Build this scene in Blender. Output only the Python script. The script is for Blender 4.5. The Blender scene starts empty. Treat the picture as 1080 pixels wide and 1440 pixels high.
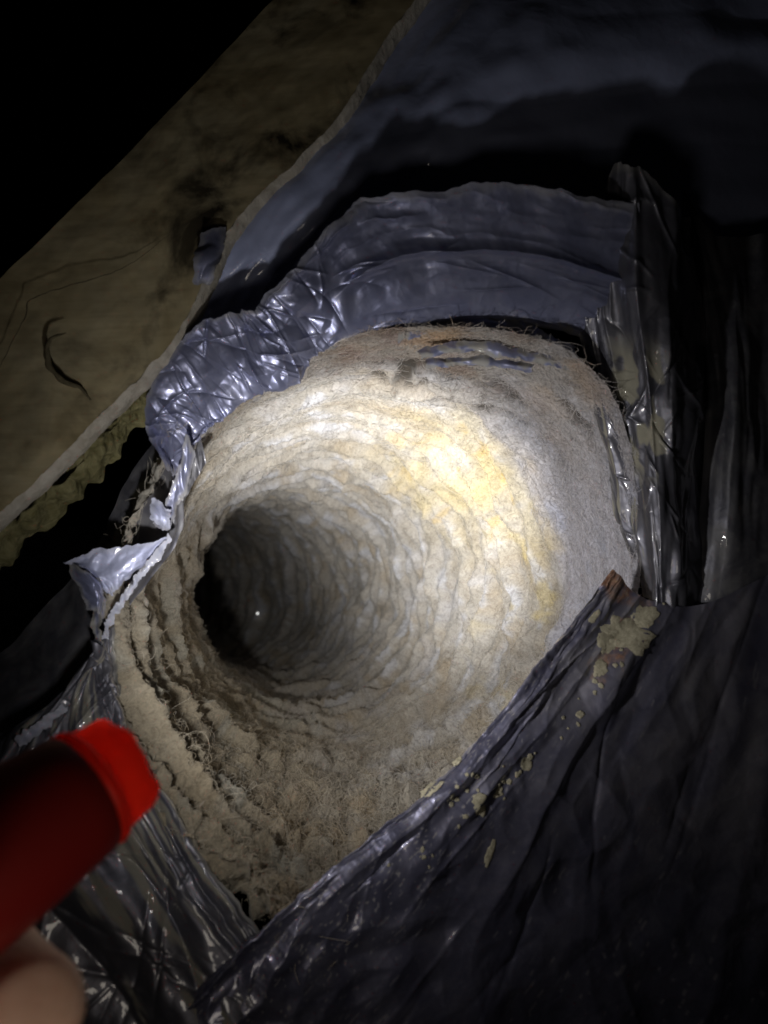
import bpy, math, random
import numpy as np
from mathutils import Vector

random.seed(7)
RNG = np.random.default_rng(7)
scene = bpy.context.scene
COL = scene.collection

# ------------------------------------------------------------------ camera
FPX = 1040.0                                   # focal length in photo pixels (26 mm equivalent)
cam_data = bpy.data.cameras.new('camera')
cam_data.sensor_fit = 'VERTICAL'
cam_data.sensor_height = 36.0
cam_data.lens = 26.0
cam_data.clip_start = 0.01
cam_data.clip_end = 50.0
cam_data.dof.use_dof = True
cam_data.dof.focus_distance = 0.40
cam_data.dof.aperture_fstop = 9.0
cam = bpy.data.objects.new('camera', cam_data)
COL.objects.link(cam)
scene.camera = cam

# ------------------------------------------------------------------ world and exposure
world = bpy.data.worlds.new('World')
scene.world = world
world.use_nodes = True
bgn = world.node_tree.nodes['Background']
bgn.inputs['Color'].default_value = (0.9, 0.95, 1.0, 1)
bgn.inputs['Strength'].default_value = 0.0006
scene.view_settings.view_transform = 'Standard'
scene.view_settings.look = 'None'
scene.view_settings.exposure = 0.0
scene.view_settings.gamma = 1.0
scene.view_settings.use_curve_mapping = False
scene.cycles.use_denoising = True
scene.cycles.max_bounces = 6
scene.cycles.diffuse_bounces = 4
scene.cycles.sample_clamp_indirect = 4.0

HOT_POWER, MID_POWER, SPILL_POWER, FILL_POWER = 9.5, 2.0, 0.27, 0.115

# weak fill lamp added to brighten finger and flashlight, low beside the camera
fill_light = bpy.data.lights.new('finger_fill_light', 'POINT')
fill_light.energy = FILL_POWER
fill_light.color = (1.0, 0.90, 0.76)
fill_light.shadow_soft_size = 0.03
fill_light_ob = bpy.data.objects.new('finger_fill_light', fill_light)
fill_light_ob.location = (-0.045, -0.115, -0.05)
COL.objects.link(fill_light_ob)

# ------------------------------------------------------------------ helpers
def P(px, py, d):
    """world point that lies d metres in front of the camera plane at a photo pixel"""
    return ((px - 540.0) / FPX * d, (720.0 - py) / FPX * d, -d)

def link(ob, parent=None):
    COL.objects.link(ob)
    if parent is not None:
        ob.parent = parent
    return ob

def tag(o, label=None, category=None, group=None, kind=None):
    if label: o['label'] = label
    if category: o['category'] = category
    if group: o['group'] = group
    if kind: o['kind'] = kind
    return o

def empty(name, loc=(0, 0, 0)):
    o = bpy.data.objects.new(name, None)
    o.empty_display_size = 0.02
    o.location = loc
    COL.objects.link(o)
    return o

def keep(o, parent):
    """parent without moving the mesh"""
    o.parent = parent
    o.matrix_parent_inverse = parent.matrix_basis.inverted()
    return o

_perm = np.random.default_rng(3).permutation(256)
_perm = np.concatenate([_perm, _perm, _perm])
_grad = np.random.default_rng(4).normal(size=(256, 3))
_grad = (_grad / np.linalg.norm(_grad, axis=1)[:, None]).astype(np.float32)

def noise(p):
    """gradient noise, p (N,3) -> about -0.8..0.8"""
    p = np.asarray(p, dtype=np.float32)
    i = np.floor(p).astype(np.int32)
    f = p - i
    w = f * f * f * (f * (f * 6 - 15) + 10)
    i &= 255
    out = 0.0
    for dx in (0, 1):
        wx = w[:, 0] if dx else 1 - w[:, 0]
        for dy in (0, 1):
            wy = w[:, 1] if dy else 1 - w[:, 1]
            for dz in (0, 1):
                wz = w[:, 2] if dz else 1 - w[:, 2]
                h = _perm[_perm[_perm[(i[:, 0] + dx) & 255] + ((i[:, 1] + dy) & 255)] + ((i[:, 2] + dz) & 255)]
                g = _grad[h]
                out = out + wx * wy * wz * (g[:, 0] * (f[:, 0] - dx) + g[:, 1] * (f[:, 1] - dy) + g[:, 2] * (f[:, 2] - dz))
    return out * 1.5

def fbm(p, octaves=4, gain=0.5, lac=2.03):
    a, s, tot = 1.0, 0.0, 0.0
    q = np.asarray(p, dtype=np.float64).copy()
    for k in range(octaves):
        s = s + a * noise(q + 17.3 * k)
        tot += a
        a *= gain
        q = q * lac
    return s / tot * 1.4

def smooth(e0, e1, x):
    t = np.clip((x - e0) / (e1 - e0), 0, 1)
    return t * t * (3 - 2 * t)

def grid_mesh(name, pts, closed_u=False, uv=None):
    """pts (nv, nu, 3) -> mesh of quads, smooth shaded"""
    nv, nu, _ = pts.shape
    idx = np.arange(nv * nu).reshape(nv, nu)
    if closed_u:
        nxt = np.roll(idx, -1, axis=1)
        a, b = idx[:-1], nxt[:-1]
        c, d = nxt[1:], idx[1:]
    else:
        a, b = idx[:-1, :-1], idx[:-1, 1:]
        c, d = idx[1:, 1:], idx[1:, :-1]
    faces = np.stack([a, b, c, d], axis=-1).reshape(-1, 4)
    return raw_mesh(name, pts.reshape(-1, 3), faces)

def raw_mesh(name, verts, faces, smooth_shade=True):
    me = bpy.data.meshes.new(name)
    nf = len(faces)
    me.vertices.add(len(verts))
    me.vertices.foreach_set('co', np.asarray(verts, dtype=np.float32).ravel())
    me.loops.add(nf * 4)
    me.loops.foreach_set('vertex_index', np.asarray(faces, dtype=np.int32).ravel())
    me.polygons.add(nf)
    me.polygons.foreach_set('loop_start', np.arange(0, nf * 4, 4, dtype=np.int32))
    me.polygons.foreach_set('use_smooth', np.full(nf, smooth_shade, dtype=bool))
    me.update(calc_edges=True)
    me.validate()
    return me

def float_attr(me, name, vals):
    at = me.attributes.new(name, 'FLOAT', 'POINT')
    at.data.foreach_set('value', np.asarray(vals, dtype=np.float32).ravel())

def color_attr(me, name, rgb):
    at = me.color_attributes.new(name, 'FLOAT_COLOR', 'POINT')
    rgba = np.concatenate([rgb, np.ones((len(rgb), 1))], axis=1)
    at.data.foreach_set('color', rgba.astype(np.float32).ravel())

def catmull(pts, t):
    """pts (n, ...), t in 0..1 array -> interpolated"""
    pts = np.asarray(pts, dtype=np.float64)
    n = len(pts)
    if n == 2:
        sh = (len(t),) + (1,) * (pts.ndim - 1)
        tt = t.reshape(sh)
        return pts[0] * (1 - tt) + pts[1] * tt
    x = np.clip(t, -0.2, 1.2) * (n - 1)
    k = np.clip(np.floor(x).astype(int), 0, n - 2)
    f = (x - k).reshape((len(t),) + (1,) * (pts.ndim - 1))
    ext = np.concatenate([(2 * pts[0] - pts[1])[None], pts, (2 * pts[-1] - pts[-2])[None]])
    p0, p1, p2, p3 = ext[k], ext[k + 1], ext[k + 2], ext[k + 3]
    return 0.5 * (2 * p1 + (p2 - p0) * f + (2 * p0 - 5 * p1 + 4 * p2 - p3) * f * f + (3 * p1 - p0 - 3 * p2 + p3) * f ** 3)

def normals_of(pts):
    du = np.gradient(pts, axis=1)
    dv = np.gradient(pts, axis=0)
    n = np.cross(du, dv)
    l = np.linalg.norm(n, axis=-1, keepdims=True)
    return n / np.maximum(l, 1e-12)

def crumple(x, y, cells, size, rng, warp=0.35):
    """faceted, creased height field over metric coordinates; returns about 0..1"""
    lo = np.array([x.min(), y.min()]); hi = np.array([x.max(), y.max()])
    q = np.stack([x.ravel(), y.ravel(), np.zeros(x.size)], axis=1)
    wx = noise(q / (size * 1.2) + 3.1) * size * warp
    wy = noise(q / (size * 1.2) + 9.7) * size * warp
    qx, qy = q[:, 0] + wx, q[:, 1] + wy
    c = rng.uniform(lo - size, hi + size, size=(cells, 2))
    st = rng.uniform(0.5, 1.8, size=(cells, 2))
    best = np.full(len(q), 1e9)
    for k in range(cells):
        ang = rng.uniform(0, math.pi)
        ca, sa = math.cos(ang), math.sin(ang)
        dx, dy = qx - c[k, 0], qy - c[k, 1]
        u = (dx * ca + dy * sa) * st[k, 0]
        v = (-dx * sa + dy * ca) * st[k, 1]
        best = np.minimum(best, np.abs(u) * 0.55 + np.abs(v) * 0.45 + 0.5 * np.sqrt(u * u + v * v))
    return (best / size).reshape(x.shape)

# ------------------------------------------------------------------ materials
def new_mat(name):
    m = bpy.data.materials.new(name)
    m.use_nodes = True
    nt = m.node_tree
    nt.nodes.clear()
    out = nt.nodes.new('ShaderNodeOutputMaterial')
    b = nt.nodes.new('ShaderNodeBsdfPrincipled')
    nt.links.new(b.outputs[0], out.inputs[0])
    return m, nt, b, out

def node(nt, kind, **kw):
    n = nt.nodes.new(kind)
    for k, v in kw.items():
        if k in n.inputs:
            n.inputs[k].default_value = v
        else:
            setattr(n, k, v)
    return n

def ramp(nt, src, stops):
    r = nt.nodes.new('ShaderNodeValToRGB')
    els = r.color_ramp.elements
    while len(els) < len(stops):
        els.new(0.5)
    for e, (pos, c) in zip(els, stops):
        e.position = pos
        e.color = (c[0], c[1], c[2], 1) if len(c) == 3 else c
    nt.links.new(src, r.inputs[0])
    return r

def mixc(nt, fac, a, b, mode='MIX'):
    m = nt.nodes.new('ShaderNodeMix')
    m.data_type = 'RGBA'
    m.blend_type = mode
    for sock, v in ((m.inputs[0], fac), (m.inputs[6], a), (m.inputs[7], b)):
        if hasattr(v, 'is_output'):
            nt.links.new(v, sock)
        else:
            sock.default_value = v if not isinstance(v, tuple) or len(v) == 4 else (*v, 1)
    return m.outputs[2]

def lint_material():
    m, nt, b, out = new_mat('lint_felt')
    at = node(nt, 'ShaderNodeAttribute', attribute_name='tone')
    geo = node(nt, 'ShaderNodeNewGeometry')
    n1 = node(nt, 'ShaderNodeTexNoise', Scale=900.0, Detail=3.0, Roughness=0.6)
    n2 = node(nt, 'ShaderNodeTexNoise', Scale=200.0, Detail=4.0, Roughness=0.65, Distortion=2.0)
    nt.links.new(geo.outputs['Position'], n1.inputs['Vector'])
    nt.links.new(geo.outputs['Position'], n2.inputs['Vector'])
    r1 = ramp(nt, n1.outputs[0], [(0.3, (0.82, 0.82, 0.82)), (0.7, (1.12, 1.12, 1.12))])
    r2 = ramp(nt, n2.outputs[0], [(0.3, (0.70, 0.68, 0.66)), (0.5, (1, 1, 1)), (0.72, (1.15, 1.14, 1.12))])
    c = mixc(nt, 1.0, at.outputs['Color'], r1.outputs[0], 'MULTIPLY')
    c = mixc(nt, 1.0, c, r2.outputs[0], 'MULTIPLY')
    nt.links.new(c, b.inputs['Base Color'])
    b.inputs['Roughness'].default_value = 0.95
    b.inputs['Specular IOR Level'].default_value = 0.08
    b.inputs['Sheen Weight'].default_value = 0.15
    bp = node(nt, 'ShaderNodeBump', Strength=0.45, Distance=0.0005)
    nt.links.new(n1.outputs[0], bp.inputs['Height'])
    bp2 = node(nt, 'ShaderNodeBump', Strength=0.6, Distance=0.0012)
    nt.links.new(n2.outputs[0], bp2.inputs['Height'])
    nt.links.new(bp.outputs[0], bp2.inputs['Normal'])
    nt.links.new(bp2.outputs[0], b.inputs['Normal'])
    return m

def fibre_material():
    m, nt, b, out = new_mat('lint_fibre')
    hi = node(nt, 'ShaderNodeHairInfo')
    r = ramp(nt, hi.outputs['Random'], [(0.0, (0.10, 0.085, 0.075)), (0.12, (0.30, 0.26, 0.22)), (0.3, (0.50, 0.45, 0.38)),
                                       (0.62, (0.62, 0.58, 0.53)), (0.8, (0.66, 0.62, 0.60)), (0.93, (0.60, 0.47, 0.28)), (1.0, (0.52, 0.42, 0.46))])
    at = node(nt, 'ShaderNodeAttribute', attribute_name='tone')
    c = mixc(nt, 0.72, r.outputs[0], at.outputs['Color'])
    nt.links.new(c, b.inputs['Base Color'])
    b.inputs['Roughness'].default_value = 0.8
    b.inputs['Specular IOR Level'].default_value = 0.15
    return m

def film_material(name, base=(0.27, 0.29, 0.47), rough=0.32, metal=0.55, dust_amt=0.25, dust_col=(0.30, 0.29, 0.28), rust=False, bump=0.12, crease=0.22):
    m, nt, b, out = new_mat(name)
    geo = node(nt, 'ShaderNodeNewGeometry')
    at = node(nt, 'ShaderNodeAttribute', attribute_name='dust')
    n1 = node(nt, 'ShaderNodeTexNoise', Scale=70.0, Detail=6.0, Roughness=0.62, Distortion=0.6)
    n2 = node(nt, 'ShaderNodeTexNoise', Scale=700.0, Detail=2.0, Roughness=0.7)
    nt.links.new(geo.outputs['Position'], n1.inputs['Vector'])
    nt.links.new(geo.outputs['Position'], n2.inputs['Vector'])
    sp = ramp(nt, n2.outputs[0], [(0.60, (0, 0, 0)), (0.74, (1, 1, 1))])
    dr = ramp(nt, n1.outputs[0], [(0.40, (0, 0, 0)), (0.72, (1, 1, 1))])
    mul = node(nt, 'ShaderNodeMath', operation='MULTIPLY')
    nt.links.new(dr.outputs[0], mul.inputs[0]); mul.inputs[1].default_value = dust_amt
    sp2 = node(nt, 'ShaderNodeMath', operation='MULTIPLY')
    nt.links.new(sp.outputs[0], sp2.inputs[0]); sp2.inputs[1].default_value = dust_amt * 0.6
    a1 = node(nt, 'ShaderNodeMath', operation='ADD')
    nt.links.new(mul.outputs[0], a1.inputs[0]); nt.links.new(sp2.outputs[0], a1.inputs[1])
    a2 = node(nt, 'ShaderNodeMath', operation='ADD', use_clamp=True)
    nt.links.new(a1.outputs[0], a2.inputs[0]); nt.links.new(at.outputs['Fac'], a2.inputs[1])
    if rust:
        ra = node(nt, 'ShaderNodeAttribute', attribute_name='rust')
        rn = node(nt, 'ShaderNodeTexNoise', Scale=260.0, Detail=5.0, Roughness=0.7)
        nt.links.new(geo.outputs['Position'], rn.inputs['Vector'])
        rc = ramp(nt, rn.outputs[0], [(0.35, (0.06, 0.025, 0.015)), (0.52, (0.22, 0.09, 0.045)), (0.68, (0.42, 0.24, 0.13))])
        c0 = mixc(nt, ra.outputs['Fac'], base, rc.outputs[0])
        mx_ = node(nt, 'ShaderNodeMath', operation='MAXIMUM')
        nt.links.new(a2.outputs[0], mx_.inputs[0]); nt.links.new(ra.outputs['Fac'], mx_.inputs[1])
        c = mixc(nt, a2.outputs[0], c0, dust_col)
        a2 = mx_
    else:
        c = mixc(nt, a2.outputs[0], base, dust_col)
    nt.links.new(c, b.inputs['Base Color'])
    inv = node(nt, 'ShaderNodeMapRange')
    inv.inputs['To Min'].default_value = metal; inv.inputs['To Max'].default_value = 0.0
    nt.links.new(a2.outputs[0], inv.inputs['Value'])
    nt.links.new(inv.outputs[0], b.inputs['Metallic'])
    rr = node(nt, 'ShaderNodeMapRange')
    rr.inputs['To Min'].default_value = rough; rr.inputs['To Max'].default_value = 0.9
    nt.links.new(a2.outputs[0], rr.inputs['Value'])
    nt.links.new(rr.outputs[0], b.inputs['Roughness'])
    b.inputs['Coat Weight'].default_value = 0.9
    b.inputs['Coat Roughness'].default_value = 0.05
    n3 = node(nt, 'ShaderNodeTexNoise', Scale=140.0, Detail=3.0, Roughness=0.5, Distortion=1.2)
    nt.links.new(geo.outputs['Position'], n3.inputs['Vector'])
    bp = node(nt, 'ShaderNodeBump', Strength=bump, Distance=0.0012)
    nt.links.new(n3.outputs[0], bp.inputs['Height'])
    # fine creases of thin film
    wv = node(nt, 'ShaderNodeTexNoise', Scale=38.0, Detail=2.0)
    nt.links.new(geo.outputs['Position'], wv.inputs['Vector'])
    sc1 = node(nt, 'ShaderNodeVectorMath', operation='SCALE'); sc1.inputs['Scale'].default_value = 0.035
    nt.links.new(wv.outputs['Color'], sc1.inputs[0])
    ad = node(nt, 'ShaderNodeVectorMath', operation='ADD')
    nt.links.new(geo.outputs['Position'], ad.inputs[0]); nt.links.new(sc1.outputs[0], ad.inputs[1])
    last = bp
    for sc_, dist, st_ in ((62.0, 0.0022, crease), (170.0, 0.0008, crease * 0.7)):
        vo = node(nt, 'ShaderNodeTexVoronoi', Scale=sc_, feature='F1')
        nt.links.new(ad.outputs[0], vo.inputs['Vector'])
        b2 = node(nt, 'ShaderNodeBump', Strength=st_, Distance=dist)
        nt.links.new(vo.outputs['Distance'], b2.inputs['Height'])
        nt.links.new(last.outputs[0], b2.inputs['Normal'])
        last = b2
    nt.links.new(last.outputs[0], b.inputs['Normal'])
    nt.links.new(last.outputs[0], b.inputs['Coat Normal'])
    return m

def flat_material(name, c1, c2, scale=60.0, rough=0.85, bump=0.3, dist=0.001, spec=0.2):
    m, nt, b, out = new_mat(name)
    geo = node(nt, 'ShaderNodeNewGeometry')
    n1 = node(nt, 'ShaderNodeTexNoise', Scale=scale, Detail=6.0, Roughness=0.65, Distortion=0.8)
    nt.links.new(geo.outputs['Position'], n1.inputs['Vector'])
    r = ramp(nt, n1.outputs[0], [(0.3, c1), (0.7, c2)])
    nt.links.new(r.outputs[0], b.inputs['Base Color'])
    b.inputs['Roughness'].default_value = rough
    b.inputs['Specular IOR Level'].default_value = spec
    bp = node(nt, 'ShaderNodeBump', Strength=bump, Distance=dist)
    nt.links.new(n1.outputs[0], bp.inputs['Height'])
    nt.links.new(bp.outputs[0], b.inputs['Normal'])
    return m

def board_material():
    m, nt, b, out = new_mat('stained_board')
    geo = node(nt, 'ShaderNodeNewGeometry')
    n1 = node(nt, 'ShaderNodeTexNoise', Scale=18.0, Detail=7.0, Roughness=0.6, Distortion=1.0)
    n2 = node(nt, 'ShaderNodeTexNoise', Scale=30.0, Detail=5.0, Roughness=0.6, Distortion=0.4)
    nt.links.new(geo.outputs['Position'], n1.inputs['Vector'])
    mp = node(nt, 'ShaderNodeVectorMath', operation='ADD')
    mp.inputs[1].default_value = (3.1, 1.7, 0.4)
    nt.links.new(geo.outputs['Position'], mp.inputs[0])
    nt.links.new(mp.outputs[0], n2.inputs['Vector'])
    mpg = node(nt, 'ShaderNodeMapping'); mpg.inputs['Rotation'].default_value = (0, 0, -0.82); mpg.inputs['Scale'].default_value = (14, 210, 60)
    nt.links.new(geo.outputs['Position'], mpg.inputs['Vector'])
    ng = node(nt, 'ShaderNodeTexNoise', Scale=1.0, Detail=5.0, Roughness=0.7, Distortion=0.3)
    nt.links.new(mpg.outputs[0], ng.inputs['Vector'])
    gr = ramp(nt, ng.outputs[0], [(0.3, (0.80, 0.79, 0.77)), (0.55, (1, 1, 1)), (0.75, (1.06, 1.05, 1.03))])
    r = ramp(nt, n1.outputs[0], [(0.30, (0.34, 0.27, 0.15)), (0.5, (0.50, 0.42, 0.26)), (0.7, (0.56, 0.49, 0.33))])
    at = node(nt, 'ShaderNodeAttribute', attribute_name='dust')
    ml = node(nt, 'ShaderNodeMath', operation='MULTIPLY')
    st = ramp(nt, n2.outputs[0], [(0.50, (0, 0, 0)), (0.66, (1, 1, 1))])
    nt.links.new(st.outputs[0], ml.inputs[0]); nt.links.new(at.outputs['Fac'], ml.inputs[1])
    rg_ = mixc(nt, 1.0, r.outputs[0], gr.outputs[0], 'MULTIPLY')
    c = mixc(nt, ml.outputs[0], rg_, (0.035, 0.028, 0.02))
    nt.links.new(c, b.inputs['Base Color'])
    b.inputs['Roughness'].default_value = 0.9
    b.inputs['Specular IOR Level'].default_value = 0.1
    bp = node(nt, 'ShaderNodeBump', Strength=0.3, Distance=0.0015)
    nt.links.new(n1.outputs[0], bp.inputs['Height'])
    nt.links.new(bp.outputs[0], b.inputs['Normal'])
    return m

def red_material(name, trans, base=(0.60, 0.045, 0.022, 1), tcol=(0.9, 0.13, 0.06, 1)):
    m, nt, b, out = new_mat(name)
    b.inputs['Base Color'].default_value = base
    b.inputs['Roughness'].default_value = 0.42
    n = node(nt, 'ShaderNodeTexNoise', Scale=600.0, Detail=2.0)
    geo = node(nt, 'ShaderNodeNewGeometry')
    nt.links.new(geo.outputs['Position'], n.inputs['Vector'])
    bp = node(nt, 'ShaderNodeBump', Strength=0.15, Distance=0.0004)
    nt.links.new(n.outputs[0], bp.inputs['Height'])
    nt.links.new(bp.outputs[0], b.inputs['Normal'])
    if trans:
        tr = node(nt, 'ShaderNodeBsdfTranslucent')
        tr.inputs['Color'].default_value = tcol
        mx = node(nt, 'ShaderNodeMixShader')
        mx.inputs[0].default_value = trans
        nt.links.new(b.outputs[0], mx.inputs[1]); nt.links.new(tr.outputs[0], mx.inputs[2])
        nt.links.new(mx.outputs[0], out.inputs[0])
    return m

def skin_material():
    m, nt, b, out = new_mat('skin')
    geo = node(nt, 'ShaderNodeNewGeometry')
    n1 = node(nt, 'ShaderNodeTexNoise', Scale=180.0, Detail=5.0, Roughness=0.6)
    nt.links.new(geo.outputs['Position'], n1.inputs['Vector'])
    r = ramp(nt, n1.outputs[0], [(0.3, (0.60, 0.36, 0.26)), (0.7, (0.72, 0.47, 0.36))])
    nt.links.new(r.outputs[0], b.inputs['Base Color'])
    b.inputs['Roughness'].default_value = 0.55
    b.inputs['Subsurface Weight'].default_value = 0.15
    b.inputs['Subsurface Scale'].default_value = 0.004
    v = node(nt, 'ShaderNodeTexVoronoi', Scale=1400.0)
    nt.links.new(geo.outputs['Position'], v.inputs['Vector'])
    bp = node(nt, 'ShaderNodeBump', Strength=0.25, Distance=0.0003)
    nt.links.new(v.outputs['Distance'], bp.inputs['Height'])
    nt.links.new(bp.outputs[0], b.inputs['Normal'])
    return m

M_LINT = lint_material()
M_FIBRE = fibre_material()
M_FILM = film_material('metallised_film')
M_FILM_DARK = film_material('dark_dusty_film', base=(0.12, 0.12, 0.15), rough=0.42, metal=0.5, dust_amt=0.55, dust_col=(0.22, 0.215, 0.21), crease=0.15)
M_FILM_SHEET = film_material('plastic_sheet', base=(0.40, 0.45, 0.70), rough=0.5, metal=0.1, dust_amt=0.15, dust_col=(0.20, 0.20, 0.24), bump=0.15, crease=0.12)
M_FLAKE = flat_material('dried_cream_flake', (0.22, 0.20, 0.145), (0.50, 0.46, 0.35), 420.0, 0.8, 0.4)
M_BOARD = board_material()
M_BOARD_EDGE = flat_material('torn_paper_edge', (0.40, 0.36, 0.30), (0.62, 0.58, 0.52), 150.0, 0.9, 0.6, 0.002)
M_INSUL = flat_material('yellow_fibreglass', (0.14, 0.125, 0.05), (0.36, 0.33, 0.18), 160.0, 0.95, 0.8, 0.004)
M_BACKDROP = flat_material('backdrop_black', (0.010, 0.010, 0.010), (0.02, 0.02, 0.02), 5.0, 1.0, 0.1, 0.001, 0.0)
M_CRACK = flat_material('dirt_filled_crack', (0.07, 0.06, 0.038), (0.20, 0.17, 0.11), 300.0, 1.0, 0.3, 0.001, 0.02)
M_DARK = flat_material('black_gap', (0.012, 0.011, 0.010), (0.03, 0.027, 0.024), 90.0, 1.0, 0.3, 0.001, 0.02)
M_RED = red_material('red_plastic', 0.0, base=(0.21, 0.011, 0.008, 1))
M_RED_T = red_material('glowing_red_plastic', 0.45)
M_RED_G = red_material('backlit_red_plastic', 0.75, tcol=(1.0, 0.30, 0.20, 1))
M_SKIN = skin_material()

# ------------------------------------------------------------------ setting: black backdrop added so the space behind reads as unlit
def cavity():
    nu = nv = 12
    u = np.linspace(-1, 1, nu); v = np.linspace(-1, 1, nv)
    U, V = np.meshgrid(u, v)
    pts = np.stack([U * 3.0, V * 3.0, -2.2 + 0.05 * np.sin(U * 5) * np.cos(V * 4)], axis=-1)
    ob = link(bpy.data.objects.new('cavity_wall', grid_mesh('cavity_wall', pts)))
    ob.data.materials.append(M_BACKDROP)
    tag(ob, 'black backdrop added to keep the space behind the board and the duct dark', 'wall', kind='structure')
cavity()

# ------------------------------------------------------------------ sheets of film, laid out in control rows
class Sheet:
    def __init__(self, pts):
        self.pts = pts
        self.nrm = normals_of(pts)
    def at(self, u, v, off=0.0):
        nv, nu, _ = self.pts.shape
        x = min(max(u, 0), 1) * (nu - 1); y = min(max(v, 0), 1) * (nv - 1)
        i, j = int(min(x, nu - 2)), int(min(y, nv - 2))
        fx, fy = x - i, y - j
        def bl(a):
            return (a[j, i] * (1 - fx) + a[j, i + 1] * fx) * (1 - fy) + (a[j + 1, i] * (1 - fx) + a[j + 1, i + 1] * fx) * fy
        n = bl(self.nrm); n = n / np.linalg.norm(n)
        if n[2] < 0: n = -n
        return bl(self.pts) + n * off

def sheet(name, rows, mat, parent, nu=160, nv=90, seed=1, big=0.0, big_size=0.03, fine=0.0, fine_size=0.010,
          folds=0.0, fold_size=0.012, fold_dir='v', tear=(0, 0, 0, 0), tear_size=0.012, edge_light_dust=0.0, dust=None, amp=None, wave=0.0, wave_size=0.04, aniso=1.0, extra=None):
    """rows: list of control rows (each a list of (px, py, depth)); u runs along a row, v from first to last row.
    tear = jitter of the sheet's borders (u0, u1, v0, v1) in metres."""
    rng = np.random.default_rng(seed)
    u = np.linspace(0, 1, nu); v = np.linspace(0, 1, nv)
    R = [catmull([P(*c) for c in row], u) for row in rows]
    pts = catmull(np.array(R), v)                       # (nv, nu, 3)
    lu = np.linalg.norm(np.diff(pts, axis=1), axis=2).sum(axis=1).mean()
    lv = np.linalg.norm(np.diff(pts, axis=0), axis=2).sum(axis=0).mean()
    U, V = np.meshgrid(u, v)
    X, Y = U * lu, V * lv
    du = np.gradient(pts, axis=1); du /= np.maximum(np.linalg.norm(du, axis=2, keepdims=True), 1e-9)
    dv = np.gradient(pts, axis=0); dv /= np.maximum(np.linalg.norm(dv, axis=2, keepdims=True), 1e-9)
    nrm = normals_of(pts)
    def n2(x, y, s, o):
        return fbm(np.stack([x.ravel() * aniso / s + o, y.ravel() / s - o, np.full(x.size, o * 1.7)], axis=1), 3).reshape(x.shape)
    h = np.zeros_like(U)
    if big: h += big * crumple(X, Y, int(6 + lu * lv / big_size ** 2 * 1.1), big_size, rng)
    if fine: h += fine * crumple(X, Y, int(10 + lu * lv / fine_size ** 2 * 0.9), fine_size, rng)
    if folds:
        c, a = (X, Y) if fold_dir == 'u' else (Y, X)
        w = n2(X, Y, fold_size * 6, seed * 2.1) * fold_size * 2.0
        ph = (c + w) / fold_size
        f1 = 1 - np.abs((ph % 1.0) * 2 - 1)
        env = 0.5 + 0.9 * n2(X, Y, fold_size * 3, seed * 3.3)
        h += folds * f1 ** 2 * np.clip(env, 0, 1.3)
    if wave: h += wave * n2(X, Y, wave_size, seed * 5.1)
    if amp is not None: h *= amp(U, V)
    if extra is not None: h += extra(U, V, X, Y, n2)
    pts = pts + nrm * (h - h.mean())[..., None]
    def jit(c, o):
        return n2(c, c * 0.0, tear_size, seed + o) + 0.5 * n2(c, c * 0.0, tear_size * 0.3, seed + o + 5)
    wl, wr = (1 - U) ** 3, U ** 3
    wt, wb = (1 - V) ** 3, V ** 3
    pts = pts + du * ((tear[0] * jit(Y, 1) * wl + tear[1] * jit(Y, 2) * wr))[..., None]
    pts = pts + dv * ((tear[2] * jit(X, 3) * wt + tear[3] * jit(X, 4) * wb))[..., None]
    me = grid_mesh(name, pts)
    dd = np.zeros_like(U)
    if edge_light_dust:  # pale rim: part lint dust, part painted light on the film edges
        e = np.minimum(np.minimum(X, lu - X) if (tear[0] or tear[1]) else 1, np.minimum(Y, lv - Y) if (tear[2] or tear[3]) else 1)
        dd = np.maximum(dd, edge_light_dust * (1 - smooth(0.0006, 0.0035, e + 0.0012 * n2(X, Y, 0.004, 7))))
    if dust is not None:
        dd = np.maximum(dd, dust(U, V, X, Y, n2))
    float_attr(me, 'dust', dd)  # holds dust and the painted pale rims
    ob = bpy.data.objects.new(name, me)
    me.materials.append(mat)
    link(ob)
    if parent is not None: keep(ob, parent)
    return ob, Sheet(pts)

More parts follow.
